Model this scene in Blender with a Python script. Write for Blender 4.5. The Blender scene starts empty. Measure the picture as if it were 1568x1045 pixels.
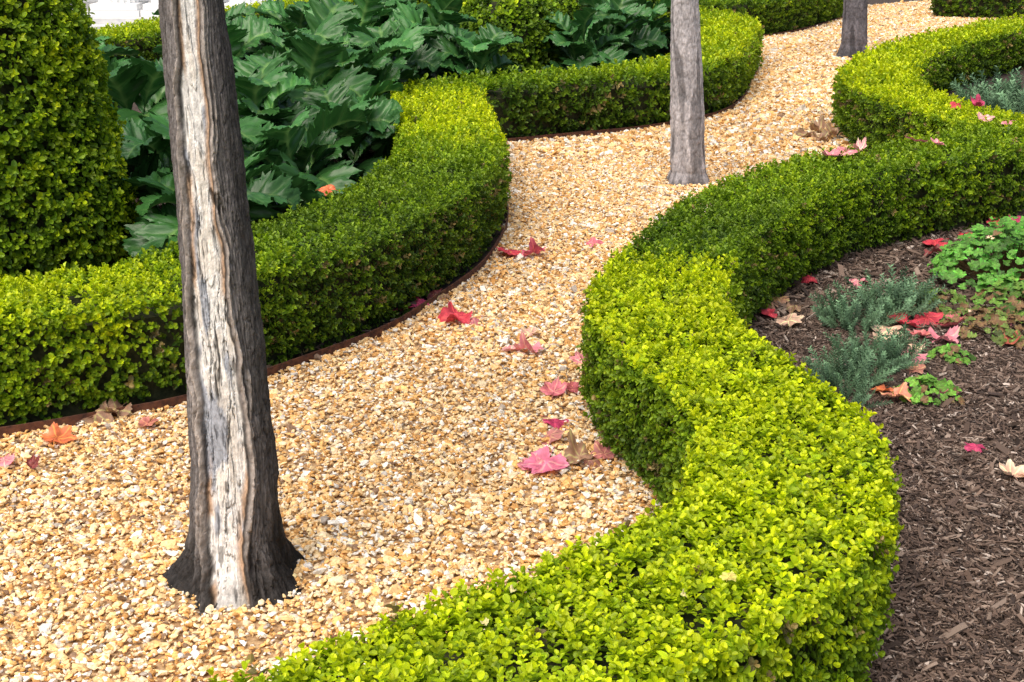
import bpy, math, numpy as np
from mathutils import Vector
rng = np.random.default_rng(7)
scene = bpy.context.scene
scene.view_settings.view_transform = 'Standard'
scene.view_settings.look = 'None'
scene.view_settings.exposure = 0.0

# ------------------------------------------------------------------ helpers
def hash3(i, j, k, seed):
    n = (i*374761393 + j*668265263 + k*1442695041 + seed*974711) & 0xffffffff
    n = ((n ^ (n >> 13)) * 1274126177) & 0xffffffff
    n = (n ^ (n >> 16)) & 0xffffffff
    return n / 4294967295.0
def vnoise(p, seed=0):
    p = np.asarray(p, float)
    f = np.floor(p).astype(np.int64); t = p - f; t = t*t*(3-2*t)
    out = 0
    for dx in (0, 1):
        for dy in (0, 1):
            for dz in (0, 1):
                w = (t[:,0] if dx else 1-t[:,0])*(t[:,1] if dy else 1-t[:,1])*(t[:,2] if dz else 1-t[:,2])
                out = out + w*hash3(f[:,0]+dx, f[:,1]+dy, f[:,2]+dz, seed)
    return out
def fbm(p, octv=4, seed=0):
    p = np.asarray(p, float); a = 1; s = 0; tot = 0
    for o in range(octv):
        s = s + a*vnoise(p*(2**o)+o*17.3, seed+o); tot += a; a *= .5
    return s/tot
def sstep(a, b, x):
    t = np.clip((x-a)/(b-a), 0, 1); return t*t*(3-2*t)

def make_mesh(name, parts, mat, smooth=False):
    Vs = []; loops = []; starts = []; Cs = []; vo = 0; lo = 0
    for V, F, C in parts:
        Vs.append(V); Cs.append(C)
        loops.append((F+vo).ravel())
        m, k = F.shape
        starts.append(lo+np.arange(m)*k); lo += m*k; vo += len(V)
    V = np.concatenate(Vs).astype(np.float32); C = np.concatenate(Cs)
    L = np.concatenate(loops).astype(np.int32); S = np.concatenate(starts).astype(np.int32)
    me = bpy.data.meshes.new(name)
    me.vertices.add(len(V)); me.loops.add(len(L)); me.polygons.add(len(S))
    me.vertices.foreach_set('co', V.ravel())
    me.loops.foreach_set('vertex_index', L)
    me.polygons.foreach_set('loop_start', S)
    me.polygons.foreach_set('use_smooth', np.full(len(S), smooth, dtype=bool))
    me.update(calc_edges=True)
    at = me.color_attributes.new('Col', 'FLOAT_COLOR', 'POINT')
    c4 = np.ones((len(V), 4), np.float32); c4[:, :3] = np.clip(C, 0, 1)
    at.data.foreach_set('color', c4.ravel())
    me.materials.append(mat)
    ob = bpy.data.objects.new(name, me)
    scene.collection.objects.link(ob)
    return ob
def empty(name):
    e = bpy.data.objects.new(name, None); e.empty_display_size = .2
    scene.collection.objects.link(e); return e
def child(ob, par):
    ob.parent = par; return ob

def basis(n):
    n = n/np.linalg.norm(n, axis=1, keepdims=True)
    r = rng.normal(size=n.shape)
    x = np.cross(r, n); x /= np.linalg.norm(x, axis=1, keepdims=True)+1e-9
    y = np.cross(n, x)
    return np.stack([x, y, n], axis=2)
def inst(tmpl, P, R, S, col):
    tV, tF, tC = tmpl
    n = len(P); k = len(tV)
    sv = tV[None]*np.asarray(S)[:, None, None]
    V = np.einsum('nij,nkj->nki', R, sv)+P[:, None, :]
    C = tC[None]*col[:, None, :]
    F = tF[None]+(np.arange(n)*k)[:, None, None]
    return V.reshape(-1, 3), F.reshape(-1, tF.shape[1]), C.reshape(-1, 3)
def scatter(tmpls, P, R, S, col):
    idx = rng.integers(0, len(tmpls), len(P)); out = []
    for i, t in enumerate(tmpls):
        m = idx == i
        if m.any(): out.append(inst(t, P[m], R[m], np.asarray(S)[m], col[m]))
    return out
def catmull(pts, step=.02):
    pts = np.asarray(pts, float)
    P = np.vstack([2*pts[0]-pts[1], pts, 2*pts[-1]-pts[-2]])
    out = []
    for i in range(1, len(P)-2):
        n = max(2, int(np.linalg.norm(P[i+1, :2]-P[i, :2])/step))
        t = np.linspace(0, 1, n, endpoint=False)[:, None]
        out.append(.5*((2*P[i])+(-P[i-1]+P[i+1])*t+(2*P[i-1]-5*P[i]+4*P[i+1]-P[i+2])*t**2+(-P[i-1]+3*P[i]-3*P[i+1]+P[i+2])*t**3))
    out.append(pts[-1:])
    return np.vstack(out)
def normals2d(c):
    d = np.gradient(c[:, :2], axis=0); d /= np.linalg.norm(d, axis=1, keepdims=True)+1e-9
    return d, np.stack([d[:, 1], -d[:, 0]], 1)   # right-hand normal
def in_poly(x, y, poly):
    inside = np.zeros(len(x), bool); j = len(poly)-1
    for i in range(len(poly)):
        xi, yi = poly[i]; xj, yj = poly[j]
        if yi != yj:
            c = ((yi > y) != (yj > y)) & (x < (xj-xi)*(y-yi)/(yj-yi)+xi)
            inside ^= c
        j = i
    return inside

# ------------------------------------------------------------------ materials
def attr_mat(name, rough=.5, transl=0.0, noise_scale=0, bump=0.0, bump_scale=200, spec=.5, stretch=None):
    m = bpy.data.materials.new(name); m.use_nodes = True
    nt = m.node_tree; N = nt.nodes; L = nt.links
    b = N['Principled BSDF']; out = N['Material Output']
    at = N.new('ShaderNodeAttribute'); at.attribute_name = 'Col'
    col = at.outputs['Color']
    tc = N.new('ShaderNodeTexCoord'); vec = tc.outputs['Object']
    if stretch:
        mp = N.new('ShaderNodeMapping'); mp.inputs['Scale'].default_value = stretch
        L.new(vec, mp.inputs['Vector']); vec = mp.outputs['Vector']
    if noise_scale:
        nz = N.new('ShaderNodeTexNoise'); nz.inputs['Scale'].default_value = noise_scale; nz.inputs['Detail'].default_value = 2
        L.new(vec, nz.inputs['Vector'])
        mr = N.new('ShaderNodeMapRange'); mr.inputs['From Min'].default_value = .3; mr.inputs['From Max'].default_value = .7
        mr.inputs['To Min'].default_value = .7; mr.inputs['To Max'].default_value = 1.3
        L.new(nz.outputs['Fac'], mr.inputs['Value'])
        mx = N.new('ShaderNodeVectorMath'); mx.operation = 'SCALE'
        L.new(col, mx.inputs[0]); L.new(mr.outputs[0], mx.inputs['Scale']); col = mx.outputs[0]
    L.new(col, b.inputs['Base Color'])
    b.inputs['Roughness'].default_value = rough
    b.inputs['Specular IOR Level'].default_value = spec
    if bump:
        n2 = N.new('ShaderNodeTexNoise'); n2.inputs['Scale'].default_value = bump_scale; n2.inputs['Detail'].default_value = 4
        L.new(vec, n2.inputs['Vector'])
        bp = N.new('ShaderNodeBump'); bp.inputs['Strength'].default_value = bump; bp.inputs['Distance'].default_value = .003
        L.new(n2.outputs['Fac'], bp.inputs['Height']); L.new(bp.outputs[0], b.inputs['Normal'])
    if transl:
        tr = N.new('ShaderNodeBsdfTranslucent'); L.new(col, tr.inputs['Color'])
        mxs = N.new('ShaderNodeMixShader'); mxs.inputs[0].default_value = transl
        L.new(b.outputs[0], mxs.inputs[1]); L.new(tr.outputs[0], mxs.inputs[2]); L.new(mxs.outputs[0], out.inputs['Surface'])
    return m
def noise_mat(name, c1, c2, scale, rough=.9, bump=.5):
    m = bpy.data.materials.new(name); m.use_nodes = True
    nt = m.node_tree; N = nt.nodes; L = nt.links; b = N['Principled BSDF']
    tc = N.new('ShaderNodeTexCoord'); nz = N.new('ShaderNodeTexNoise'); nz.inputs['Scale'].default_value = scale; nz.inputs['Detail'].default_value = 5
    L.new(tc.outputs['Object'], nz.inputs['Vector'])
    cr = N.new('ShaderNodeValToRGB'); cr.color_ramp.elements[0].position = .35; cr.color_ramp.elements[1].position = .65
    cr.color_ramp.elements[0].color = (*c1, 1); cr.color_ramp.elements[1].color = (*c2, 1)
    L.new(nz.outputs['Fac'], cr.inputs[0]); L.new(cr.outputs[0], b.inputs['Base Color'])
    b.inputs['Roughness'].default_value = rough
    if bump:
        bp = N.new('ShaderNodeBump'); bp.inputs['Strength'].default_value = bump; bp.inputs['Distance'].default_value = .01
        L.new(nz.outputs['Fac'], bp.inputs['Height']); L.new(bp.outputs[0], b.inputs['Normal'])
    return m
M_leaf = attr_mat('boxwood_leaf', .42, .32, spec=.28)
M_core = noise_mat('hedge_twigs', (.012, .018, .004), (.05, .052, .016), 60, bump=0)
M_acan = attr_mat('acanthus_leaf', .33, .14, spec=.38)
M_stone = attr_mat('gravel_stone', .75, 0, noise_scale=130, spec=.3)
M_bark = attr_mat('tree_bark', .85, 0, noise_scale=110, bump=.9, bump_scale=300, spec=.2, stretch=(1, 1, .5))
M_mulch = attr_mat('bark_mulch', .85, 0, spec=.25)
M_fall = attr_mat('fallen_leaf', .55, .18, noise_scale=35, spec=.35, bump=.5, bump_scale=90)
M_herb = attr_mat('herb_leaf', .55, .2, spec=.35)
M_gbase = noise_mat('gravel_bed', (.27, .15, .065), (.56, .38, .20), 90, bump=.3)
M_soil = noise_mat('garden_soil', (.025, .016, .012), (.08, .052, .038), 45)
M_lawn = noise_mat('lawn_ground', (.02, .045, .012), (.05, .09, .025), 30)
M_rust = noise_mat('rusted_steel', (.05, .018, .012), (.15, .055, .028), 40, .8, .3)
M_white = noise_mat('white_paint', (.80, .81, .82), (.86, .86, .86), 6, .5, 0)
M_pale = noise_mat('pale_stone', (.55, .55, .56), (.68, .67, .65), 12, .8, .2)
M_roof = noise_mat('roof_slate', (.06, .06, .07), (.12, .12, .13), 10, .7, .3)
M_glass = noise_mat('window_glass', (.03, .04, .05), (.06, .07, .08), 2, .1, 0)

# ------------------------------------------------------------------ leaf templates
def leaf_geo(L=.02, W=.012, fold=.18, curl=.1):
    V = np.array([[0, 0, 0], [-.42*W, .30*L, fold*W], [-.48*W, .68*L, fold*W], [0, L, -curl*L], [.48*W, .68*L, fold*W], [.42*W, .30*L, fold*W]])
    return V, np.array([[0, 3, 2, 1], [0, 5, 4, 3]])
def leaf_round(L=.02, W=.012, fold=.18, curl=.1):
    V = np.array([[0, 0, 0], [-.34*W, .22*L, fold*W*.7], [-.50*W, .56*L, fold*W], [-.34*W, .87*L, fold*W*.5-curl*L*.6], [0, L, -curl*L], [.34*W, .87*L, fold*W*.5-curl*L*.6], [.50*W, .56*L, fold*W], [.34*W, .22*L, fold*W*.7]])
    return V, np.array([[0, 4, 3, 2, 1], [0, 7, 6, 5, 4]])
def rot(axis, a):
    c, s = math.cos(a), math.sin(a)
    if axis == 'x': return np.array([[1, 0, 0], [0, c, -s], [0, s, c]])
    if axis == 'z': return np.array([[c, -s, 0], [s, c, 0], [0, 0, 1]])
    return np.array([[c, 0, s], [0, 1, 0], [-s, 0, c]])
def sprig(seed, nodes=4, L=.019, W=.0125, stem=.026, geo=leaf_geo):
    r = np.random.default_rng(seed); Vs = []; Fs = []; Cs = []; vo = 0
    for i in range(nodes):
        t = i/(nodes-1); z = stem*t
        for side in (0, 1):
            az = i*math.pi/2+side*math.pi+r.normal()*.3
            el = (.15+.80*t)+r.normal()*.15
            l = L*(1-.28*t)*(1+.15*r.normal())
            V, F = geo(l, W*(1+.1*r.normal())*l/L, .12+.1*r.random(), .06+.14*r.random())
            V = V@rot('y', r.normal()*.2).T
            V = V@rot('x', el).T@rot('z', az).T+np.array([0, 0, z])
            c = (.72+.33*t+.10*r.normal())*np.array([.88+.24*t, 1, 1-.15*t])
            Vs.append(V); Fs.append(F+vo); Cs.append(np.tile(c, (len(V), 1))); vo += len(V)
    return np.vstack(Vs), np.vstack(Fs), np.vstack(Cs)
SPR = [sprig(i) for i in range(10)]
SPRN = [sprig(200+i, nodes=4, L=.0185, W=.0138, stem=.024, geo=leaf_round) for i in range(12)]
SPR3 = [sprig(50+i, nodes=3, L=.02, W=.014, stem=.018, geo=leaf_round) for i in range(6)]

def leaf_lod(y):
    dens = np.where(y < 4.4, 3300, np.where(y < 6.5, 2300, np.where(y < 9.5, 1400, 620)))
    size = np.where(y < 4.4, .94, np.where(y < 6.5, 1.04, np.where(y < 9.5, 1.3, 1.9)))
    return dens, size

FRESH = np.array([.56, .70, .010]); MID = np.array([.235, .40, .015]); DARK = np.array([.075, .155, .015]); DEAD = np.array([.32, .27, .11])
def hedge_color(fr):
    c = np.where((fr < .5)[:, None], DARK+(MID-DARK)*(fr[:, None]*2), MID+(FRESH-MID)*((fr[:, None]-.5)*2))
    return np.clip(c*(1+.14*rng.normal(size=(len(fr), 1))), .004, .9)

def hedge(name, ctrl, h=.40):
    """ctrl: x, y, half-width, fresh_top, fresh_side"""
    e = empty(name)
    c = catmull(ctrl, .02)
    d, nr = normals2d(c)
    seg = np.linalg.norm(np.diff(c[:, :2], axis=0), axis=1); s = np.concatenate([[0], np.cumsum(seg)]); Ltot = s[-1]
    per = 2*h+2*.27
    dens, _ = leaf_lod(c[:, 1])
    wts = dens/dens.max()
    N = int(Ltot*per*dens.max())
    si = rng.random(N)*Ltot
    ii = np.clip(np.searchsorted(s, si), 0, len(c)-1)
    keep = rng.random(N) < wts[ii]; ii = ii[keep]; N = len(ii)
    hw = c[ii, 2]
    rc = .028
    p = rng.random(N)*(2*h+2*hw)
    lat = np.zeros(N); z = np.zeros(N); nl = np.zeros(N); nz = np.zeros(N)
    a = p < h; b = (p >= h) & (p < h+2*hw); q = p >= h+2*hw
    lat[a] = -hw[a]; z[a] = p[a]; nl[a] = -1
    lat[b] = p[b]-h-hw[b]; z[b] = h; nz[b] = 1
    lat[q] = hw[q]; z[q] = (p-h-2*hw)[q]; nl[q] = 1
    al = np.abs(lat); over = np.clip(al-(hw-rc), 0, rc)/rc; oz = np.clip(z-(h-rc), 0, rc)/rc
    sh = (over > 0) & (oz > 0)
    ln = np.sqrt(over**2+oz**2)+1e-6
    lat[sh] = (np.sign(lat)*((hw-rc)+rc*over/ln))[sh]; z[sh] = ((h-rc)+rc*oz/ln)[sh]
    nl[sh] = (np.sign(lat)*over/ln)[sh]; nz[sh] = (oz/ln)[sh]
    base = c[ii, :2]+d[ii]*(rng.random((N, 1))*.02)
    P = np.zeros((N, 3)); P[:, :2] = base+nr[ii]*lat[:, None]; P[:, 2] = z
    nrm = np.zeros((N, 3)); nrm[:, :2] = nr[ii]*nl[:, None]; nrm[:, 2] = nz
    cs = c[::4, :2]; chw = c[::4, 2]
    dm = np.full(N, 9.)
    for k in range(0, N, 20000):
        dd = np.linalg.norm(P[k:k+20000, None, :2]-cs[None], axis=2)-chw[None]
        dm[k:k+20000] = dd.min(1)
    keep = ~((nz < .3) & (dm < -.05)) & ~((nz < .3) & (z < .035) & (rng.random(N) < .7))
    P, nrm, ii, z, nz = P[keep], nrm[keep], ii[keep], z[keep], nz[keep]
    for end in (0, len(c)-1):
        A = 2*c[end, 2]*h; n = int(A*leaf_lod(c[end:end+1, 1])[0][0])
        u = (rng.random(n)*2-1)*c[end, 2]; zz = rng.random(n)*h; dr = -d[end] if end == 0 else d[end]
        Pc = np.column_stack([c[end, 0]+nr[end, 0]*u, c[end, 1]+nr[end, 1]*u, zz])
        Nc = np.tile(np.array([dr[0], dr[1], 0.]), (n, 1))
        P = np.vstack([P, Pc]); nrm = np.vstack([nrm, Nc]); ii = np.concatenate([ii, np.full(n, end)]); z = np.concatenate([z, zz]); nz = np.concatenate([nz, np.zeros(n)])
    N = len(P)
    lump = (fbm(P*8, 2, 3)-.5)*.034+(fbm(P*28, 1, 9)-.5)*.022
    depth = -rng.random(N)**2*.042
    inset = -.035*sstep(.13, .0, z)*(nz < .3)
    P = P+nrm*(lump+depth-.012+inset)[:, None]
    stray = rng.random(N) < .02
    P[stray] += nrm[stray]*(.004+.014*rng.random((stray.sum(), 1)))
    P[:, 2] = np.maximum(P[:, 2], .012)
    side = nz < .5
    dirn = nrm+np.array([0, 0, .40])+rng.normal(size=(N, 3))*np.where(side, .36, .28)[:, None]
    _, size = leaf_lod(P[:, 1])
    size = size*(1+.18*rng.normal(size=N)).clip(.5, 1.6)
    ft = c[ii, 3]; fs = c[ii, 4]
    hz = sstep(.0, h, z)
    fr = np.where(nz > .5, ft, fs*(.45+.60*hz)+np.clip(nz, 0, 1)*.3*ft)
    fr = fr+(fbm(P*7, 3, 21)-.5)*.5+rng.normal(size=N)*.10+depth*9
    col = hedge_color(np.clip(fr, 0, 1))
    pd = np.where(side, .06*sstep(.6, .2, fs+0*z)+.01, .004)+np.where(side & (fbm(P*6, 2, 77) > .62), .06, 0)
    dead = rng.random(N) < pd
    col[dead] = DEAD*(.35+.8*rng.random((dead.sum(), 1)))
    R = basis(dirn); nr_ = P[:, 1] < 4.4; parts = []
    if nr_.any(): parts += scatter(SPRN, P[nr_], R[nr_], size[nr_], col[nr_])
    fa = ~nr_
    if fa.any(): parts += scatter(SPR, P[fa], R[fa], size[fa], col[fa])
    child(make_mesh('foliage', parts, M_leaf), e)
    cc = c[::5]; nn = nr[::5]; ins = .055
    prof = lambda w: [(-w, .0), (-w, h-ins-.03), (-w+.03, h-ins), (w-.03, h-ins), (w, h-ins-.03), (w, 0)]
    V = []
    for k in range(len(cc)):
        for (u, zz) in prof(max(.05, cc[k, 2]-ins)):
            V.append([cc[k, 0]+nn[k, 0]*u, cc[k, 1]+nn[k, 1]*u, zz])
    V = np.array(V); F = []
    for k in range(len(cc)-1):
        for j in range(5): F.append([k*6+j, k*6+j+1, (k+1)*6+j+1, (k+1)*6+j])
    V += rng.normal(size=V.shape)*.004
    child(make_mesh('twiggy_core', [(V, np.array(F), np.ones((len(V), 3))*.02)], M_core), e)
    return c, nr

left = [(-4.2, 3.9, .24, .8, .75), (-3.0, 4.02, .24, .8, .75), (-2.3, 4.15, .24, .85, .75), (-1.79, 4.31, .24, .92, .76), (-1.5, 4.46, .24, .92, .72), (-1.29, 4.60, .25, .8, .6), (-1.09, 4.88, .27, .5, .40),
        (-.80, 5.28, .28, .32, .26), (-.65, 5.62, .28, .30, .22), (-.46, 6.15, .28, .32, .22), (-.37, 6.66, .28, .46, .28), (-.32, 7.15, .27, .65, .4), (-.36, 7.7, .28, .9, .5),
        (-.43, 8.4, .29, 1, .5), (-.50, 9.05, .31, .95, .3), (-.48, 9.55, .27, .55, .15), (-.12, 9.76, .25, .42, .14), (.3, 9.99, .25, .5, .18), (.78, 10.25, .25, .6, .28),
        (1.16, 10.6, .25, .7, .34), (1.45, 10.98, .25, .75, .4), (1.72, 11.7, .25, .8, .48), (2.0, 12.9, .25, .85, .48), (2.27, 14.2, .25, .9, .45), (2.2, 15.3, .25, .7, .4), (1.6, 16.0, .25, .6, .3)]
right = [(-2.4, .52, .24, .8, .5), (-1.3, 1.18, .24, .85, .6), (-.77, 1.53, .24, .9, .62), (-.34, 1.84, .24, .93, .65), (.05, 2.18, .24, .97, .68), (.31, 2.37, .24, 1, .7), (.56, 2.66, .235, 1, .7), (.69, 3.05, .232, 1, .62), (.685, 3.36, .23, 1, .5),
         (.60, 3.68, .23, 1, .42), (.51, 3.98, .23, 1, .42), (.485, 4.26, .23, 1, .42), (.53, 4.56, .225, 1, .45), (.595, 4.80, .225, .95, .4), (.655, 4.98, .225, .36, .32), (.80, 5.36, .225, .26, .32), (1.03, 5.84, .24, .44, .46),
         (1.30, 6.27, .25, .52, .54), (1.62, 6.62, .25, .50, .56), (2.0, 6.93, .25, .5, .54), (2.35, 7.18, .25, .5, .48), (2.68, 7.47, .25, .55, .42), (2.85, 7.85, .25, .7, .4), (2.83, 8.25, .25, .85, .4),
         (2.70, 8.75, .25, .95, .4), (2.63, 9.4, .26, 1, .42), (2.78, 10.3, .27, 1, .42), (3.15, 11.25, .27, .95, .4), (3.7, 12.25, .27, .9, .35), (4.5, 13.35, .27, .85, .35), (5.4, 14.4, .27, .8, .3), (7.0, 15.8, .27, .7, .3)]
cL, nL = hedge('boxwood_hedge', left)
cR, nR = hedge('boxwood_hedge', right)
cC, nC = hedge('boxwood_hedge', [(2.2, 16.7, .27, .5, .35), (2.8, 16.95, .27, .5, .35), (3.6, 18.0, .27, .5, .35), (4.5, 19.8, .27, .5, .35), (5.2, 21.7, .27, .5, .35)], .45)
hedge('boxwood_hedge', [(6.1, 19.9, .35, .5, .3), (7.2, 19.5, .35, .5, .3), (9, 19.0, .35, .5, .3)], .5)
hedge('boxwood_hedge', [(-5.5, 11.4, .3, .8, .45), (-3.8, 12.6, .3, .8, .45), (-3.2, 14.3, .3, .8, .4), (-2.4, 16.4, .3, .8, .4), (-1.2, 19.0, .3, .7, .4)], .45)

# ------------------------------------------------------------------ ground
def sheet(name, pts, z, mat):
    from mathutils.geometry import tessellate_polygon
    vs = [Vector((p[0], p[1], z)) for p in pts]
    tris = tessellate_polygon([vs])
    me = bpy.data.meshes.new(name); me.from_pydata([tuple(v) for v in vs], [], [tuple(t) for t in tris]); me.update()
    me.materials.append(mat); ob = bpy.data.objects.new(name, me); scene.collection.objects.link(ob)
    return ob
sheet('ground', [(-300, -300), (300, -300), (300, 300), (-300, 300)], 0, M_lawn)
sheet('garden_bed_soil', [(-6, -1), (9, -1), (9, 18.5), (7, 24), (-1, 24), (-6, 11)], .004, M_soil)
edge = cL[:, :2]+nL*(cL[:, 2]+.026)[:, None]
edgeC = cC[:, :2]+nC*(cC[:, 2]+.02)[:, None]
poly = [tuple(p) for p in edge[::6] if p[1] < 15.2]+[tuple(p) for p in edgeC[::8]]+[(8.5, 24), (9.5, 17.2)]+[tuple(p) for p in cR[::-6, :2]]+[(-4.2, -.5)]
poly = np.array(poly)
sheet('gravel_path', poly, .008, M_gbase)

def ico():
    t = (1+5**.5)/2
    V = np.array([[-1, t, 0], [1, t, 0], [-1, -t, 0], [1, -t, 0], [0, -1, t], [0, 1, t], [0, -1, -t], [0, 1, -t], [t, 0, -1], [t, 0, 1], [-t, 0, -1], [-t, 0, 1]], float)
    V /= np.linalg.norm(V[0])
    F = np.array([[0, 11, 5], [0, 5, 1], [0, 1, 7], [0, 7, 10], [0, 10, 11], [1, 5, 9], [5, 11, 4], [11, 10, 2], [10, 7, 6], [7, 1, 8], [3, 9, 4], [3, 4, 2], [3, 2, 6], [3, 6, 8], [3, 8, 9], [4, 9, 5], [2, 4, 11], [6, 2, 10], [8, 6, 7], [9, 8, 1]])
    return V, F
iV, iF = ico()
def chip(seed, low=False):
    r = np.random.default_rng(seed)
    if low:
        V = np.array([[x, y, z] for x in (-1, 1) for y in (-1, 1) for z in (-1, 1)], float)*.72
        F = np.array([[0, 1, 3, 2], [4, 6, 7, 5], [0, 4, 5, 1], [2, 3, 7, 6], [0, 2, 6, 4], [1, 5, 7, 3]])
    else:
        V, F = iV.copy(), iF
    V = V*(1+r.normal(size=(len(V), 1))*.16)+r.normal(size=V.shape)*.1
    for _ in range(3):
        n = r.normal(size=3); n /= np.linalg.norm(n); dd = V@n; ov = np.clip(dd-.6, 0, None); V = V-ov[:, None]*n
    V *= np.array([1.0, .66+.22*r.random(), .32+.24*r.random()])
    return V, F, np.ones((len(V), 3))
CH = [chip(i) for i in range(14)]; CHL = [chip(100+i, True) for i in range(10)]
PAL = np.array([[.84, .66, .42], [.82, .55, .26], [.72, .41, .14], [.80, .75, .67], [.56, .29, .09], [.88, .64, .33], [.28, .17, .10], [.46, .39, .32], [.91, .85, .74], [.86, .51, .19]])
PW = np.array([.18, .20, .14, .08, .07, .16, .025, .03, .09, .07]); PW /= PW.sum()
def stones(x0, x1, y0, y1, dens, sz, tm, zlay=.013):
    n = int((x1-x0)*(y1-y0)*dens)
    x = rng.uniform(x0, x1, n); y = rng.uniform(y0, y1, n)
    k = in_poly(x, y, poly); x = x[k]; y = y[k]; n = len(x)
    P = np.column_stack([x, y, .010+rng.random(n)*zlay])
    nn = np.array([0, 0, 1.])+rng.normal(size=(n, 3))*.40
    S = sz*np.exp(rng.normal(size=n)*.36)
    col = PAL[rng.choice(len(PAL), n, p=PW)]*(1+.11*rng.normal(size=(n, 1)))
    big = (fbm(P*np.array([1.3, 1.3, 0]), 3, 5)-.5)[:, None]
    col = col*(.97+.35*big)
    return scatter(tm, P, basis(nn), S, col)
parts = stones(-2.6, 1.0, 1.0, 5.0, 8400, .0085, CH)
parts += stones(-2.0, 2.0, 5.0, 9.0, 5500, .0104, CHL)
parts += stones(-1.0, 9.5, 9.0, 24.0, 1700, .0175, CHL)
make_mesh('gravel', parts, M_stone)

def edging(name, e):
    e = e[::4]; n = len(e); d = np.gradient(e, axis=0); d /= np.linalg.norm(d, axis=1, keepdims=True); nr = np.stack([d[:, 1], -d[:, 0]], 1)
    V = []
    for k in range(n):
        for (u, z) in ((0, 0), (0, .046), (.006, .046), (.006, 0)): V.append([e[k, 0]+nr[k, 0]*u, e[k, 1]+nr[k, 1]*u, z])
    F = []
    for k in range(n-1):
        for j in range(3): F.append([k*4+j, k*4+j+1, k*4+4+j+1, k*4+4+j])
    return make_mesh(name, [(np.array(V), np.array(F), np.ones((len(V), 3)))], M_rust)
edging('steel_edging', edge[edge[:, 1] < 15.4]); edging('steel_edging', edgeC)

def mchip(seed):
    r = np.random.default_rng(seed)
    V = np.array([[x, y, z] for x in (-1, 1) for y in (-1, 1) for z in (-1, 1)], float)
    F = np.array([[0, 1, 3, 2], [4, 6, 7, 5], [0, 4, 5, 1], [2, 3, 7, 6], [0, 2, 6, 4], [1, 5, 7, 3]])
    V = V+r.normal(size=V.shape)*.25
    V *= np.array([1, .10+.22*r.random(), .10])
    return V, F, np.ones((8, 3))
MC = [mchip(i) for i in range(10)]
bedR = np.array([tuple(p) for p in cR[::8, :2] if p[1] < 11.5]+[(9, 11.5), (9, .5)])
def mulch(x0, x1, y0, y1, dens, sz, pol=None, outside=False, z0=.006, dz=.012, var=.5):
    n = int((x1-x0)*(y1-y0)*dens); x = rng.uniform(x0, x1, n); y = rng.uniform(y0, y1, n)
    k = in_poly(x, y, pol)
    if outside: k = ~k
    x = x[k]; y = y[k]; n = len(x)
    P = np.column_stack([x, y, z0+rng.random(n)*dz]); nn = np.array([0, 0, 1.])+rng.normal(size=(n, 3))*.35
    base = np.array([[.11, .074, .056], [.18, .125, .095], [.06, .042, .034], [.28, .21, .165], [.46, .38, .32]])
    col = base[rng.choice(5, n, p=[.34, .3, .18, .13, .05])]*(1+.15*rng.normal(size=(n, 1)))
    return scatter(MC, P, basis(nn), sz*np.exp(rng.normal(size=n)*var), col)
mp = mulch(.6, 2.2, 1.8, 5.2, 19000, .0064, bedR)+mulch(.9, 4.0, 5.2, 9.5, 5500, .0115, bedR)+mulch(-3.0, -.4, 4.6, 11, 700, .02, poly, True)
make_mesh('bark_mulch', mp, M_mulch)
make_mesh('dry_twig_litter', mulch(-2.4, .9, 2, 6, 34, .0075, poly, False, .022, .005, .3)+mulch(-.3, 2.5, 6, 12, 14, .010, poly, False, .022, .005, .3), M_mulch)

# ------------------------------------------------------------------ trees
def tube(pts, rad, n=14):
    pts = np.array(pts, float); V = []; F = []
    for i, p in enumerate(pts):
        d = pts[min(i+1, len(pts)-1)]-pts[max(i-1, 0)]; d /= np.linalg.norm(d)
        a = np.cross(d, [.3, 1, .1]); a /= np.linalg.norm(a); b = np.cross(d, a)
        for k in range(n):
            t = 2*math.pi*k/n; V.append(p+(a*math.cos(t)+b*math.sin(t))*rad[i])
    for i in range(len(pts)-1):
        for k in range(n): F.append([i*n+k, i*n+(k+1) % n, (i+1)*n+(k+1) % n, (i+1)*n+k])
    return np.array(V), np.array(F)

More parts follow.
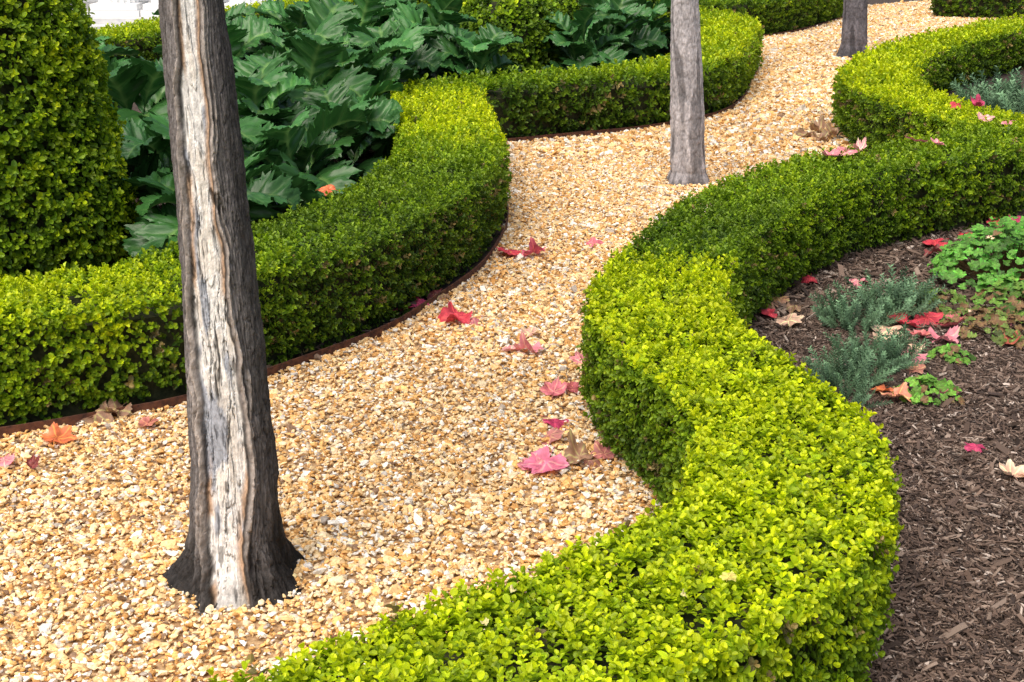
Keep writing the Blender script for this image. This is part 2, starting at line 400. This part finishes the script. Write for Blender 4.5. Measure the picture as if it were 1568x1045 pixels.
def broadleaf(seed, rings=6, na=80, base=.66, petiole=True, crumple=1.0):
    """broad shallow-lobed leaf, crumpled as it dries"""
    r = np.random.default_rng(seed)
    ph = np.linspace(-math.pi/2, 1.5*math.pi, na, endpoint=False)
    lob = np.radians([90, 38, 142, -18, 198]); amp = [1.0, .90, .90, .78, .78]
    R = np.full(na, base)
    for l, a in zip(lob, amp):
        dlt = np.abs((ph-l+math.pi) % (2*math.pi)-math.pi)
        R = np.maximum(R, base+(a*(1+.07*r.normal())-base)*np.clip(1-dlt/.42, 0, 1)**.75)
    dlt = np.abs((ph+math.pi/2+math.pi) % (2*math.pi)-math.pi); R = R*np.clip(.25+dlt/.5, .25, 1)
    R = R*(1+.10*((ph*5.7) % 1.0-.5))*(1+.03*r.normal(size=na))
    c1, c2, p1, p2 = crumple*r.normal()*.24, crumple*r.normal()*.18, r.random()*6, r.random()*6
    cup = crumple*(.1+r.normal()*.22)
    V = [[0, 0, 0]]; C = [[1.2]*3]
    for k in range(1, rings+1):
        q = k/rings
        for j in range(na):
            rr = R[j]*q; x = rr*math.cos(ph[j]); y = rr*math.sin(ph[j])
            z = cup*rr*rr+c1*rr*rr*math.cos(2*ph[j]+p1)+c2*rr**3*math.cos(3*ph[j]+p2)+crumple*.07*math.sin(7*x+p1)*math.sin(6*y+p2)
            dv = min(abs((ph[j]-l+math.pi) % (2*math.pi)-math.pi)*rr for l in lob)
            v = 1.3 if dv < .03 else 1.0-.18*r.random()
            g = 1+1.2*max(0, q-.7)*r.random()
            V.append([x*(1-.25*abs(cup)*rr), y*(1-.25*abs(c1)*rr), z]); C.append([v, v*(1.0 if dv > .03 else 1.5)*g, v*g])
    T = []
    for k in range(rings):
        for j in range(na):
            j2 = (j+1) % na
            if k == 0: T.append([0, 1+j, 1+j2])
            else:
                A, B, Cc_, D = 1+(k-1)*na+j, 1+k*na+j, 1+k*na+j2, 1+(k-1)*na+j2
                T.append([A, B, Cc_]); T.append([A, Cc_, D])
    V = np.array(V); C = np.array(C); F3 = np.array(T)
    if petiole:
        pv, pf = tube([[0, 0, 0], [.02, -.25, .03], [.06, -.5, .08], [.1, -.85, .06]], [.018, .014, .013, .018], 5)
        pf3 = np.vstack([pf[:, [0, 1, 2]], pf[:, [0, 2, 3]]])+len(V)
        V = np.vstack([V, pv]); C = np.vstack([C, np.ones((len(pv), 3))*.9]); F3 = np.vstack([F3, pf3])
    V[:, 1] -= .15
    return V, F3, C
FLAT = [broadleaf(i) for i in range(10)]
CURL = [broadleaf(60+i, crumple=1.9) for i in range(6)]
MAPL = [broadleaf(30+i, 2, 24, .7, False, .8) for i in range(5)]

def crown(tree, cx, cy):
    lp = []
    for k in range(6):
        a = k*1.05+rng.random()*.5; L = .8+.5*rng.random()
        p = [[cx, cy, 2.3+.12*k], [cx+.35*L*math.cos(a), cy+.35*L*math.sin(a), 2.8+.12*k], [cx+.8*L*math.cos(a), cy+.8*L*math.sin(a), 3.3+.15*k], [cx+1.1*L*math.cos(a), cy+1.1*L*math.sin(a), 3.8+.15*k]]
        V, F = tube(p, [.045, .03, .02, .008], 8); lp.append((V, F, np.tile([.2, .18, .16], (len(V), 1))))
    V, F = tube([[cx, cy, 2.45], [cx+.02, cy, 3.0], [cx-.02, cy+.03, 3.9]], [.055, .04, .01], 10); lp.append((V, F, np.tile([.2, .18, .16], (len(V), 1))))
    child(make_mesh('limbs', lp, M_bark, True), tree)
    n = 420
    u = rng.normal(size=(n, 3)); u /= np.linalg.norm(u, axis=1, keepdims=True); u *= (rng.random(n)**.4)[:, None]
    P = np.column_stack([cx+u[:, 0]*1.25, cy+u[:, 1]*1.25, 4.0+u[:, 2]*.8])
    col = np.array([[.10, .16, .03], [.25, .12, .03], [.3, .04, .03]])[rng.integers(0, 3, n)]
    child(make_mesh('crown', scatter(MAPL, P, basis(rng.normal(size=(n, 3))+np.array([0, 0, .8])), np.full(n, .07), col), M_herb), tree)

def main_trunk(tree):
    cx, cy = -.712, 3.12
    NA, NZ = 420, 1000; zt = 2.5
    zz = np.concatenate([np.linspace(-.02, 1.6, NZ-60), np.linspace(1.61, zt, 60)])
    a = np.linspace(-math.pi, math.pi, NA, endpoint=False)
    A, Z = np.meshgrid(a, zz); A = A.ravel(); Z = Z.ravel()
    r0 = np.interp(Z, [-.02, 0, .04, .09, .16, .35, .86, 1.47, 2.5], [.190, .178, .150, .129, .117, .104, .087, .072, .055])
    cxz = np.interp(Z, [0, .35, .86, 1.47, 2.5], [-.710, -.703, -.704, -.722, -.76])
    flare = sstep(.20, 0, Z)
    r = r0*(1+flare*.10*np.cos(5*A+.8+Z*3)+flare*.06*np.cos(3*A-1.2)+.018*np.sin(Z*9+A*2))
    cyl = lambda fa, fz, o=0: np.column_stack([np.cos(A)*fa+o, np.sin(A)*fa, Z*fz])
    cen = np.interp(Z, [0, .1, .35, .60, .86, 1.15, 1.47, 2.5], [.05, .02, .05, .0, -.12, -.02, .08, .1])
    wob = (fbm(np.column_stack([0*A, 0*A+2, Z*4]), 3, 11)-.5)*.45
    hwz = np.interp(Z, [-.02, .03, .10, .3, .45, .62, .86, 1.0, 1.2, 1.47, 1.9, 2.2], [.26, .32, .36, .46, .56, .52, .48, .42, .38, .38, .2, -.1])
    s_ = A-cen-wob*.5
    sgn = np.where(s_ > 0, 3., -3.)
    e1 = (fbm(np.column_stack([sgn, Z*8, A*1.5]), 4, 4)-.5)
    d = np.abs(s_)-(hwz+e1*.42)
    inside = sstep(.02, -.03, d)
    vz = fbm(np.column_stack([sgn, Z*5, 0*Z]), 2, 15)
    w_ = .05+.06*vz
    bn = fbm(cyl(4, 9), 4, 31); bf = fbm(cyl(16, 40), 3, 57); fine = fbm(cyl(40, 90), 2, 91)
    roll = np.exp(-((d-w_)/(.03+.05*vz))**2)
    roll2 = np.exp(-((d-w_*2.6-.04*np.sin(Z*19+sgn))/.045)**2)*sstep(.3, .55, fbm(np.column_stack([sgn, Z*6, 0*Z+9]), 2, 18))
    front = sstep(1.5, .9, np.abs(A))
    band = sstep(.62, .30, d)*(1-inside)*front
    lines = (.5+.5*np.sin(d*62+bn*9+e1*6))*band
    flake = fbm(cyl(9, 13, 5), 4, 203); fl_e = sstep(.05, 0, np.abs(flake-.52))
    wx = (bn-.5)*2.2
    st = fbm(np.column_stack([A*7+wx, Z*3.2, 0*Z]), 4, 71); grain = fbm(np.column_stack([A*42+wx*2, Z*6, 0*Z+4]), 3, 72)
    patch = fbm(np.column_stack([A*3.2, Z*6.5, 0*Z+2]), 4, 301); patch2 = fbm(np.column_stack([A*4+9, Z*9, 0*Z]), 4, 305)
    crack = sstep(.030, .0, np.abs(st-.5))*sstep(.45, .6, vnoise(np.column_stack([A*3, Z*5, 0*Z]), 8))
    peel = sstep(.50, .53, patch2)
    pe = sstep(.018, 0, np.abs(patch2-.505))*inside
    disp = inside*(-.012+.004*peel+.002*(grain-.5)-.007*crack+.010*(patch-.5))
    disp = disp+(1-inside)*(roll*.015*front+roll2*.009*front-.003*lines+(bn-.5)*(.016+.016*flare)+(bf-.5)*(.007+.006*flare)+(fine-.5)*.003-.003*fl_e)
    hor = sstep(.12, .0, np.abs(((Z*13+bn*3.5+np.cos(A)*.5) % 1)-.5))*(1-inside)*sstep(.4, .6, bf)
    disp -= hor*.0018
    r = r+disp*np.clip(r0/.1, .7, 1.3)
    X = cxz+r*np.sin(A); Y = cy-r*np.cos(A)
    V = np.column_stack([X, Y, Z])
    one = np.ones_like(A)[:, None]
    bark = np.array([.145, .132, .128])*one
    bark = bark*(1-.45*sstep(.2, 1.3, A))[:, None]  # charcoal bark on the right; the paler lit left side is painted in
    bark = bark*(.50+1.0*flake)[:, None]*(.6+.8*bf)[:, None]*(1-.45*fl_e)[:, None]
    bark = bark*(1+.9*band*(1-lines))[:, None]
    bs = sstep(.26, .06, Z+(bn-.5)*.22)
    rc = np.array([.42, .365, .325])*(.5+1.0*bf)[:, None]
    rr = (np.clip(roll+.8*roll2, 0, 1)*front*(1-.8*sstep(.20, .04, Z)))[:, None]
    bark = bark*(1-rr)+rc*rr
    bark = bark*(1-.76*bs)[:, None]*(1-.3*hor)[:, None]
    wh = np.array([.93, .90, .86]); gy = np.array([.44, .46, .51]); tn = np.array([.62, .42, .28]); cr = np.array([.82, .73, .62])
    mid = np.exp(-((Z-.47)/.16)**2)
    g = sstep(.51, .60, patch+.12*mid-.07)[:, None]
    wood = wh*(1-g)+gy*g
    t_ = sstep(.52, .60, patch2-.04)[:, None]; wood = wood*(1-.55*t_)+cr*.55*t_
    ed = (sstep(-.20, -.02, d)*sstep(.47, .6, fbm(np.column_stack([sgn, Z*7, A*3]), 3, 400)+.12*sstep(.7, 1.1, Z)*(A > cen)))[:, None]; wood = wood*(1-ed)+tn*ed
    wood = wood*(.74+.50*grain)[:, None]*(1-.88*crack)[:, None]*(1-.5*pe)[:, None]
    pit = sstep(.64, .70, fbm(cyl(14, 22, 3), 3, 132))[:, None]; wood = wood*(1-.65*pit)
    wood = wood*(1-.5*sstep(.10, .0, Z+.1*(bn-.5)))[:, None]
    C = bark*(1-inside[:, None])+wood*inside[:, None]
    lip = np.exp(-((d-.0)/.018)**2)*front*(.5+.5*sstep(.35, .55, bn)); C = C*(1-.88*lip)[:, None]
    gl = np.exp(-((d-2*w_)/.014)**2)*front*(1-inside)*sstep(.4, .6, vz+.1); C = C*(1-.6*gl)[:, None]
    kd = np.sqrt(((A-.30+.8*(Z-1.02))*1.2)**2+((Z-1.02)*7)**2)+.35*(bf-.5)+.5*(bn-.5); kn = sstep(.22, .10, kd)
    C = C*(1-.72*kn)[:, None]
    V[:, 0] -= .007*kn*np.sin(A); V[:, 1] += .007*kn*np.cos(A)
    nz_ = len(zz); i, j = np.meshgrid(np.arange(nz_-1), np.arange(NA), indexing='ij')
    F = np.stack([i*NA+j, i*NA+(j+1) % NA, (i+1)*NA+(j+1) % NA, (i+1)*NA+j], -1).reshape(-1, 4)
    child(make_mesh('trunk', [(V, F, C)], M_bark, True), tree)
    crown(tree, cx-.04, cy)
T1 = empty('maple_tree'); main_trunk(T1)

def plain_trunk(tree, cx, cy, prof_z, prof_r, lean, tone, seed):
    NA, NZ = 120, 420
    zz = np.linspace(-.02, 2.5, NZ); a = np.linspace(-math.pi, math.pi, NA, endpoint=False)
    A, Z = np.meshgrid(a, zz); A = A.ravel(); Z = Z.ravel()
    r = np.interp(Z, prof_z, prof_r)
    cyl = lambda fa, fz: np.column_stack([np.cos(A)*fa+seed, np.sin(A)*fa, Z*fz])
    fl = sstep(.2, 0, Z); r = r*(1+fl*.09*np.cos(4*A+seed)+.02*np.cos(2*A+Z*4))
    bn = fbm(cyl(2.5, 7), 4, seed); bf = fbm(cyl(9, 40), 3, seed+5)
    ring = sstep(.14, 0, np.abs(((Z*9+bn*1.5) % 1)-.5))
    r = r+(bn-.5)*.018+(bf-.5)*.007-ring*.002
    X = cx+lean*Z+r*np.sin(A); Y = cy-r*np.cos(A)
    C = np.array(tone)[None]*(.45+1.1*bn)[:, None]*(.6+.8*bf)[:, None]*(1-.25*ring)[:, None]
    scar = sstep(.56, .62, fbm(np.column_stack([A*2.6, Z*4, 0*Z+seed]), 3, seed+9)); C = C*(1-.5*scar)[:, None]
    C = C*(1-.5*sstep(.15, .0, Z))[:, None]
    i, j = np.meshgrid(np.arange(NZ-1), np.arange(NA), indexing='ij')
    F = np.stack([i*NA+j, i*NA+(j+1) % NA, (i+1)*NA+(j+1) % NA, (i+1)*NA+j], -1).reshape(-1, 4)
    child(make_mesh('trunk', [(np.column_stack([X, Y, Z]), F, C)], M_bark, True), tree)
    crown(tree, cx+lean*2.4, cy)
T2 = empty('maple_tree'); plain_trunk(T2, 1.084, 8.15, [-.02, .03, .08, .25, .6, 1.1, 2.5], [.15, .135, .115, .104, .096, .08, .06], -.06, (.47, .44, .45), 3)
T3 = empty('maple_tree'); plain_trunk(T3, 3.675, 14.7, [-.02, .05, .15, .5, .8, 2.5], [.2, .17, .14, .125, .12, .08], -.04, (.15, .14, .155), 8)

# ------------------------------------------------------------------ clipped shrubs
def clipped_shrub(name, cx, cy, zs, rs, dens, size, fr0):
    e = empty(name)
    zs = np.array(zs); rs = np.array(rs)
    N = int(2*math.pi*np.mean(rs)*(zs[-1]-zs[0])*dens*1.15)
    z = rng.uniform(zs[0], zs[-1], N); r = np.interp(z, zs, rs); kp = rng.random(N) < (r/rs.max()+.12); z = z[kp]; r = r[kp]; N = len(z)
    a = rng.random(N)*2*math.pi
    dr = (np.interp(z+.03, zs, rs)-np.interp(z-.03, zs, rs))/.06
    n = np.column_stack([np.cos(a), np.sin(a), -dr.clip(-4, 4)]); n /= np.linalg.norm(n, axis=1, keepdims=True)
    P = np.column_stack([cx+r*np.cos(a), cy+r*np.sin(a), z])
    lump = (fbm(P*6, 2, 13)-.5)*.09+(fbm(P*22, 1, 14)-.5)*.04; dep = -rng.random(N)**1.7*.08
    P = P+n*(lump+dep)[:, None]
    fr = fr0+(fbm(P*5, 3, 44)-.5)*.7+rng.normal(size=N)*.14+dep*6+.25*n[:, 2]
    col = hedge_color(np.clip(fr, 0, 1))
    R = basis(n+np.array([0, 0, .5])+rng.normal(size=(N, 3))*.38)
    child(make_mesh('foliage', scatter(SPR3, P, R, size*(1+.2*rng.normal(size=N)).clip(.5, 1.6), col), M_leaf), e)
    na = 40; V = []; F = []
    for i in range(len(zs)):
        for k in range(na):
            t = 2*math.pi*k/na; V.append([cx+max(.01, rs[i]-.10)*math.cos(t), cy+max(.01, rs[i]-.10)*math.sin(t), max(0, zs[i]-.06)])
    for i in range(len(zs)-1):
        for k in range(na): F.append([i*na+k, i*na+(k+1) % na, (i+1)*na+(k+1) % na, (i+1)*na+k])
    child(make_mesh('twiggy_core', [(np.array(V), np.array(F), np.ones((len(V), 3)))], M_core), e)
def egg(R, H, z0=.02, n=18, p=2.4):
    z = np.linspace(0, 1, n); r = R*np.clip(1-np.abs((z-.38)/.64)**p, 0.001, 1)**(1/1.9)
    return z*H+z0, r
zt_ = np.array([0, .15, .35, .55, .75, .95, 1.1, 1.25, 1.4, 1.52, 1.6]); rt_ = np.array([.58, .60, .60, .59, .57, .545, .51, .46, .37, .22, .02])
clipped_shrub('topiary_shrub', -2.42, 6.1, zt_, rt_, 2300, 1.3, .54)
for (x, y, R, H, f) in [(-.02, 12.6, .5, .85, .30), (.9, 15.0, .7, .9, .2), (1.4, 17.5, .9, 1.0, .2), (-.3, 15.6, .8, 1.0, .2)]:
    z_, r_ = egg(R, H); clipped_shrub('boxwood_shrub', x, y, z_, r_, 800, 2.1, f)

# ------------------------------------------------------------------ acanthus
def acanthus_leaf(seed):
    r = np.random.default_rng(seed)
    ns, nt = 73, 7; nl = 5
    V = []; C = []
    s = np.linspace(0, 1, ns)
    droop = .8+.5*r.random(); tw = r.normal()*.25
    ang = .95-droop*1.75*s**1.3; dy = np.cos(ang); dz = np.sin(ang)
    my = np.concatenate([[0], np.cumsum((dy[1:]+dy[:-1])/2)/(ns-1)]); mz = np.concatenate([[0], np.cumsum((dz[1:]+dz[:-1])/2)/(ns-1)])
    env = .37*np.clip(np.sin(math.pi*np.clip(s*.97+.03, 0, 1)**.95), 0, 1)**.65*sstep(.08, .3, s)+.008
    for i in range(ns):
        lp = (s[i]*nl+.15) % 1.0
        notch = .48+.52*math.sin(math.pi*lp)**.7 if .1 < s[i] < .94 else .8
        tooth = 1+.20*((lp*4) % 1.0-.5)
        w = env[i]*notch*tooth
        up = np.array([0, -dz[i], dy[i]]); al = np.array([0, dy[i], dz[i]])
        for j in range(-nt, nt+1):
            t = j/nt; at = abs(t)
            fwd = .13*at*w/.2
            puck = .042*math.cos(2*math.pi*(s[i]*nl+.15-.5))*at*(1.2-at)*2*(-1)
            z = .12*at*w/.27+puck*w/.27-.15*at**2.5*w+.010*r.normal()*at
            p = np.array([t*w*math.cos(tw*t), my[i], mz[i]])+al*fwd*.8+up*z
            V.append(p)
            mid = math.exp(-(at/.07)**2); sv = math.exp(-((lp-.5)/.06)**2)*(1-at)*.5
            c = np.array([.046, .150, .034])*(1+.1*r.normal()); m = min(1, mid*.8+sv)
            C.append(c*(1-m)+np.array([.18, .33, .09])*m)
    k = 2*nt+1; F = []
    for i in range(ns-1):
        for j in range(k-1): F.append([i*k+j, i*k+j+1, (i+1)*k+j+1, (i+1)*k+j])
    return np.array(V), np.array(F), np.array(C)
AC = [acanthus_leaf(i) for i in range(9)]
def acanthus(x, y, n, L, hgt):
    az = np.arange(n)*2.399+rng.random()*6
    tier = np.linspace(0, 1, n)
    lift = -.25+.75*tier+rng.normal(size=n)*.15
    R = np.array([rot('z', az[k])@rot('x', lift[k])@rot('y', rng.normal()*.3) for k in range(n)])
    P = np.column_stack([x-.08*np.sin(az), y+.08*np.cos(az), .02+hgt*tier])
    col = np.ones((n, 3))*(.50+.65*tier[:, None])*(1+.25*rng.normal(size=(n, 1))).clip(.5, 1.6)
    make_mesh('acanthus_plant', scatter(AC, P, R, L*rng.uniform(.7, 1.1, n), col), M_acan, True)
for (x, y, L, h) in [(-1.38, 6.15, .48, .22), (-1.75, 6.9, .52, .35), (-1.15, 7.0, .46, .28), (-1.5, 7.8, .54, .42), (-1.0, 8.0, .46, .32), (-2.2, 7.9, .56, .45), (-1.35, 8.8, .54, .45), (-1.95, 9.2, .56, .5), (-1.05, 9.4, .48, .4), (-1.5, 10.1, .56, .5), (-.9, 10.5, .54, .46), (-.3, 10.9, .48, .38), (-1.3, 11.3, .56, .55), (-2.3, 10.6, .56, .5), (-3.0, 9.0, .58, .4), (-.7, 11.6, .56, .55), (-1.9, 12.2, .56, .5), (-1.2, 12.8, .56, .5), (.60, 12.3, .48, .38), (.95, 13.0, .48, .42), (1.3, 13.9, .48, .4)]:
    acanthus(x, y, 24, L, h)

# ------------------------------------------------------------------ herbs in the right bed
def needle_stem(seed):
    r = np.random.default_rng(seed); Vs = []; Fs = []; Cs = []; vo = 0
    for i in range(46):
        t = i/46; az = i*2.4; el = .5+.3*r.random(); l = .18*(1-.4*t)
        V, F = leaf_geo(l, .05, .1, .1); V = V@rot('x', el).T@rot('z', az).T+np.array([.15*t*t, 0, t])
        Vs.append(V); Fs.append(F+vo); Cs.append(np.full((6, 3), .75+.5*t)); vo += 6
    return np.vstack(Vs), np.vstack(Fs), np.vstack(Cs)
ND = [needle_stem(i) for i in range(5)]
def herb(x, y, n, L, spread, col):
    a = rng.random(n)*6.28; q = rng.random(n)**.6
    P = np.column_stack([x+np.cos(a)*q*spread*.7, y+np.sin(a)*q*spread*.7, np.full(n, .01)])
    nn = np.column_stack([np.cos(a)*q*1.1, np.sin(a)*q*1.1, np.ones(n)])+rng.normal(size=(n, 3))*.2
    make_mesh('lavender_plant', scatter(ND, P, basis(nn), L*rng.uniform(.5, 1.15, n), np.array(col)*(1+.25*rng.normal(size=(n, 1))).clip(.4, 1.6)), M_herb)
for (x, y, n, L, s) in [(1.40, 5.30, 75, .14, .17), (1.62, 5.47, 75, .17, .15), (1.22, 4.62, 65, .14, .15), (1.38, 4.80, 65, .14, .15), (1.17, 4.38, 35, .11, .1), (3.95, 10.6, 120, .36, .4), (4.4, 10.2, 120, .36, .4), (4.7, 11.2, 120, .34, .4)]:
    herb(x, y, n, L, s, (.15, .26, .14))
def geranium(x, y, n, s, h, col, red=.1, sz=.034):
    a = rng.random(n)*6.28; q = rng.random(n)**.55
    z = h*(1-q**2*.8)*(.5+.5*rng.random(n))+.015
    P = np.column_stack([x+np.cos(a)*q*s, y+np.sin(a)*q*s, z])
    nn = np.column_stack([np.cos(a)*q*.6, np.sin(a)*q*.6-.25, np.ones(n)])+rng.normal(size=(n, 3))*.25
    c = np.array(col)*(1+.3*rng.normal(size=(n, 1))).clip(.4, 1.7); rd = rng.random(n) < red; c[rd] = np.array([.24, .13, .06])
    parts = scatter(MAPL, P, basis(nn), sz*rng.uniform(.7, 1.3, n), c)
    st = []
    for k in range(0, n, 3):
        V, F = tube([[x+np.cos(a[k])*q[k]*s*.3, y+np.sin(a[k])*q[k]*s*.3, 0], P[k]], [.002, .0015], 4); st.append((V, F, np.tile([.2, .12, .05], (len(V), 1))))
    make_mesh('geranium_plant', parts+st, M_herb)
geranium(2.28, 5.92, 560, .36, .30, (.12, .28, .04), .02, .028)
geranium(2.65, 6.25, 400, .32, .28, (.12, .28, .04), .02, .028)
geranium(2.22, 5.45, 220, .26, .14, (.15, .26, .04), .25, .026)
geranium(1.47, 4.44, 80, .12, .07, (.16, .31, .04), .1, .020)
geranium(1.98, 5.2, 190, .24, .08, (.15, .19, .04), .55, .021)
geranium(1.80, 5.55, 90, .18, .07, (.15, .22, .04), .3, .022)
geranium(1.68, 4.85, 45, .08, .05, (.15, .29, .04), .1, .020)

# ------------------------------------------------------------------ fallen leaves
RED = (.68, .06, .09); PNK = (.86, .28, .33); ORG = (.80, .20, .08); BRN = (.38, .21, .13); MAG = (.56, .05, .14); PAL_ = (.90, .56, .40); DRK = (.28, .06, .06)
FL = [(-1.461, 4.02, ORG, .070), (-1.386, 4.21, BRN, .085), (-1.34, 4.24, BRN, .065), (-1.21, 4.14, (.6, .2, .16), .05), (-1.58, 3.84, PNK, .05), (-1.475, 3.80, DRK, .03), (-.226, 5.285, RED, .09), (-.17, 5.26, PNK, .06),
      (-.013, 6.35, RED, .09), (.108, 6.32, (.7, .12, .2), .085), (.404, 6.57, (.78, .18, .24), .065), (-.47, 5.43, MAG, .09), (-.40, 5.50, MAG, .085), (-.34, 5.66, DRK, .06), (-.30, 5.62, BRN, .05), (.068, 5.115, (.8, .45, .34), .055), (.06, 4.876, PNK, .075), (.0, 4.91, (.85, .35, .35), .05), (.254, 4.786, PNK, .045),
      (.15, 4.455, (.74, .2, .24), .062), (.215, 4.47, (.6, .14, .16), .05), (.148, 4.16, MAG, .06), (.129, 4.02, (.58, .22, .2), .068), (.10, 3.79, (.86, .22, .34), .088), (.06, 3.80, (.8, .25, .3), .05), (.205, 3.86, BRN, .068), (.245, 3.83, (.45, .2, .15), .055), (.29, 3.90, (.64, .22, .2), .055), (2.13, 9.7, BRN, .09), (2.24, 9.85, BRN, .1), (2.2, 9.55, BRN, .08), (2.3, 9.65, (.45, .25, .15), .08), (2.36, 9.8, BRN, .08),
      (-.054, 6.81, BRN, .035), (1.357, 5.9, RED, .055), (1.555, 5.86, PNK, .055), (1.16, 5.59, (.6, .3, .18), .06), (1.07, 5.37, RED, .05), (1.143, 5.26, PAL_, .075), (1.2, 5.45, BRN, .05), (2.112, 6.55, RED, .09), (2.05, 6.35, DRK, .06), (2.353, 6.75, RED, .08), (2.42, 6.65, PAL_, .08), (2.586, 7.0, RED, .08), (2.7, 7.0, MAG, .08),
      (1.60, 5.24, RED, .085), (1.72, 5.3, RED, .08), (1.80, 5.22, (.7, .15, .17), .07), (1.70, 5.02, PNK, .08), (1.507, 5.14, PAL_, .085), (1.45, 5.0, PAL_, .06), (1.529, 4.82, PNK, .07), (1.56, 4.93, PAL_, .055), (1.50, 4.70, (.6, .24, .18), .05), (1.34, 4.38, (.85, .32, .2), .07), (1.31, 4.46, ORG, .05), (1.553, 4.47, (.85, .3, .28), .055), (1.471, 3.96, MAG, .045), (1.513, 3.74, PAL_, .055), (1.56, 3.73, PAL_, .05),
      (2.01, 5.28, PNK, .07), (2.1, 5.7, PAL_, .06), (2.2, 5.5, PNK, .06), (2.87, 7.5, BRN, .09), (1.95, 5.0, (.5, .12, .08), .06), (2.08, 5.05, BRN, .06), (1.1, 5.5, BRN, .05), (1.9, 5.35, PAL_, .05), (1.62, 5.08, (.8, .2, .2), .06)]
HT = [(-.84, 5.99, (.85, .18, .08), .055, .43), (1.71, 6.86, PNK, .085, .43), (1.62, 6.78, PNK, .07, .43), (1.80, 6.93, (.88, .4, .4), .055, .43), (2.17, 7.2, (.84, .2, .28), .075, .435), (2.26, 7.12, PNK, .05, .43), (2.80, 7.98, (.88, .40, .40), .075, .43), (2.88, 7.86, PNK, .06, .43), (2.80, 8.5, RED, .075, .43), (2.90, 8.42, MAG, .06, .43),
      (.43, 2.38, (.75, .6, .16), .022, .415), (-.05, 2.2, (.8, .65, .3), .012, .41), (.0, 2.32, (.8, .65, .3), .012, .41), (.33, 2.3, (.8, .65, .3), .01, .41)]
allL = [(x, y, .020+.16*s, c, s) for x, y, c, s in FL]+[(x, y, z, c, s) for x, y, c, s, z in HT]
P = np.array([l[:3] for l in allL]); Cc = np.array([l[3] for l in allL]); S = np.array([l[4] for l in allL])
nn = np.array([0, -.12, 1.])+rng.normal(size=(len(P), 3))*.17
Rb = basis(nn); br = np.array([(c[0] < .5) for c in Cc]) | (rng.random(len(P)) < .2)
P[br, 2] += .008
make_mesh('fallen_leaves', scatter(FLAT, P[~br], Rb[~br], S[~br], Cc[~br])+scatter(CURL, P[br], Rb[br], S[br], Cc[br]), M_fall, True)

# ------------------------------------------------------------------ white house in the background
def box(x0, x1, y0, y1, z0, z1):
    V = np.array([[x, y, z] for x in (x0, x1) for y in (y0, y1) for z in (z0, z1)], float)
    F = np.array([[0, 1, 3, 2], [4, 6, 7, 5], [0, 4, 5, 1], [2, 3, 7, 6], [0, 2, 6, 4], [1, 5, 7, 3]])
    return V, F, np.ones((8, 3))
H = empty('white_house')
child(make_mesh('porch_floor', [box(-13, -2.9, 17.6, 17.9, 0, .07), box(-12.9, -3.0, 17.903, 22, 0, .14)], M_pale), H)
child(make_mesh('walls', [box(-12.6, -3.2, 20.6, 28, .143, 6.5)], M_white), H)
cols = []
for cx in (-12, -10.3, -8.6, -6.9, -5.25, -4.55, -3.5):
    n = 120; V = []; F = []
    for z in (.30, 5.6):
        for k in range(n):
            t = 2*math.pi*k/n; rr = .27*(1-.11*abs(math.cos(10*t))); V.append([cx+rr*math.cos(t), 18.5+rr*math.sin(t), z])
    for k in range(n): F.append([k, (k+1) % n, n+(k+1) % n, n+k])
    cols += [(np.array(V), np.array(F), np.ones((2*n, 3))), box(cx-.34, cx+.34, 18.16, 18.84, .143, .22), box(cx-.31, cx+.31, 18.19, 18.81, .223, .30), box(cx-.34, cx+.34, 18.16, 18.84, 5.6, 5.75)]
child(make_mesh('columns', cols, M_white), H)
child(make_mesh('roof', [box(-13, -2.8, 17.9, 28.4, 5.753, 6.2), box(-12.7, -3.1, 18.2, 28.1, 6.503, 6.9)], M_roof), H)
child(make_mesh('windows', [box(x-.5, x+.5, 20.55, 20.59, 1.2, 3.4) for x in (-11, -9, -4.9)], M_glass), H)
child(make_mesh('door', [box(-7.5, -6.5, 20.54, 20.59, .15, 2.6)], M_roof), H)
make_mesh('stone_kerb', [box(5.9, 8.6, 23.2, 23.5, 0, .16), box(6.2, 8.6, 23.503, 23.9, 0, .3)], M_pale)

# ------------------------------------------------------------------ light, sky, camera
EL, AZ = math.radians(62), math.radians(215)
w = bpy.data.worlds.new('World'); scene.world = w; w.use_nodes = True
nt = w.node_tree; bg = nt.nodes['Background']; sk = nt.nodes.new('ShaderNodeTexSky'); sk.sky_type = 'NISHITA'; sk.sun_disc = False
sk.sun_elevation = EL; sk.sun_rotation = AZ; sk.air_density = 1.0; sk.dust_density = 6; sk.ozone_density = .3
nt.links.new(sk.outputs[0], bg.inputs[0]); bg.inputs[1].default_value = .15
sl = bpy.data.lights.new('sun', 'SUN'); sl.energy = 3.0; sl.angle = math.radians(65); sl.color = (1, .96, .89)
so = bpy.data.objects.new('sun', sl); scene.collection.objects.link(so)
sd = Vector((math.sin(AZ)*math.cos(EL), math.cos(AZ)*math.cos(EL), math.sin(EL)))
so.rotation_euler = sd.to_track_quat('Z', 'Y').to_euler(); so.location = sd*20
cam = bpy.data.cameras.new('camera'); cam.lens = 47.3; cam.sensor_width = 36; cam.clip_end = 800
co = bpy.data.objects.new('camera', cam); scene.collection.objects.link(co)
co.location = (0, 0, 1.7); co.rotation_euler = (math.radians(90-18.45), 0, 0)
scene.camera = co
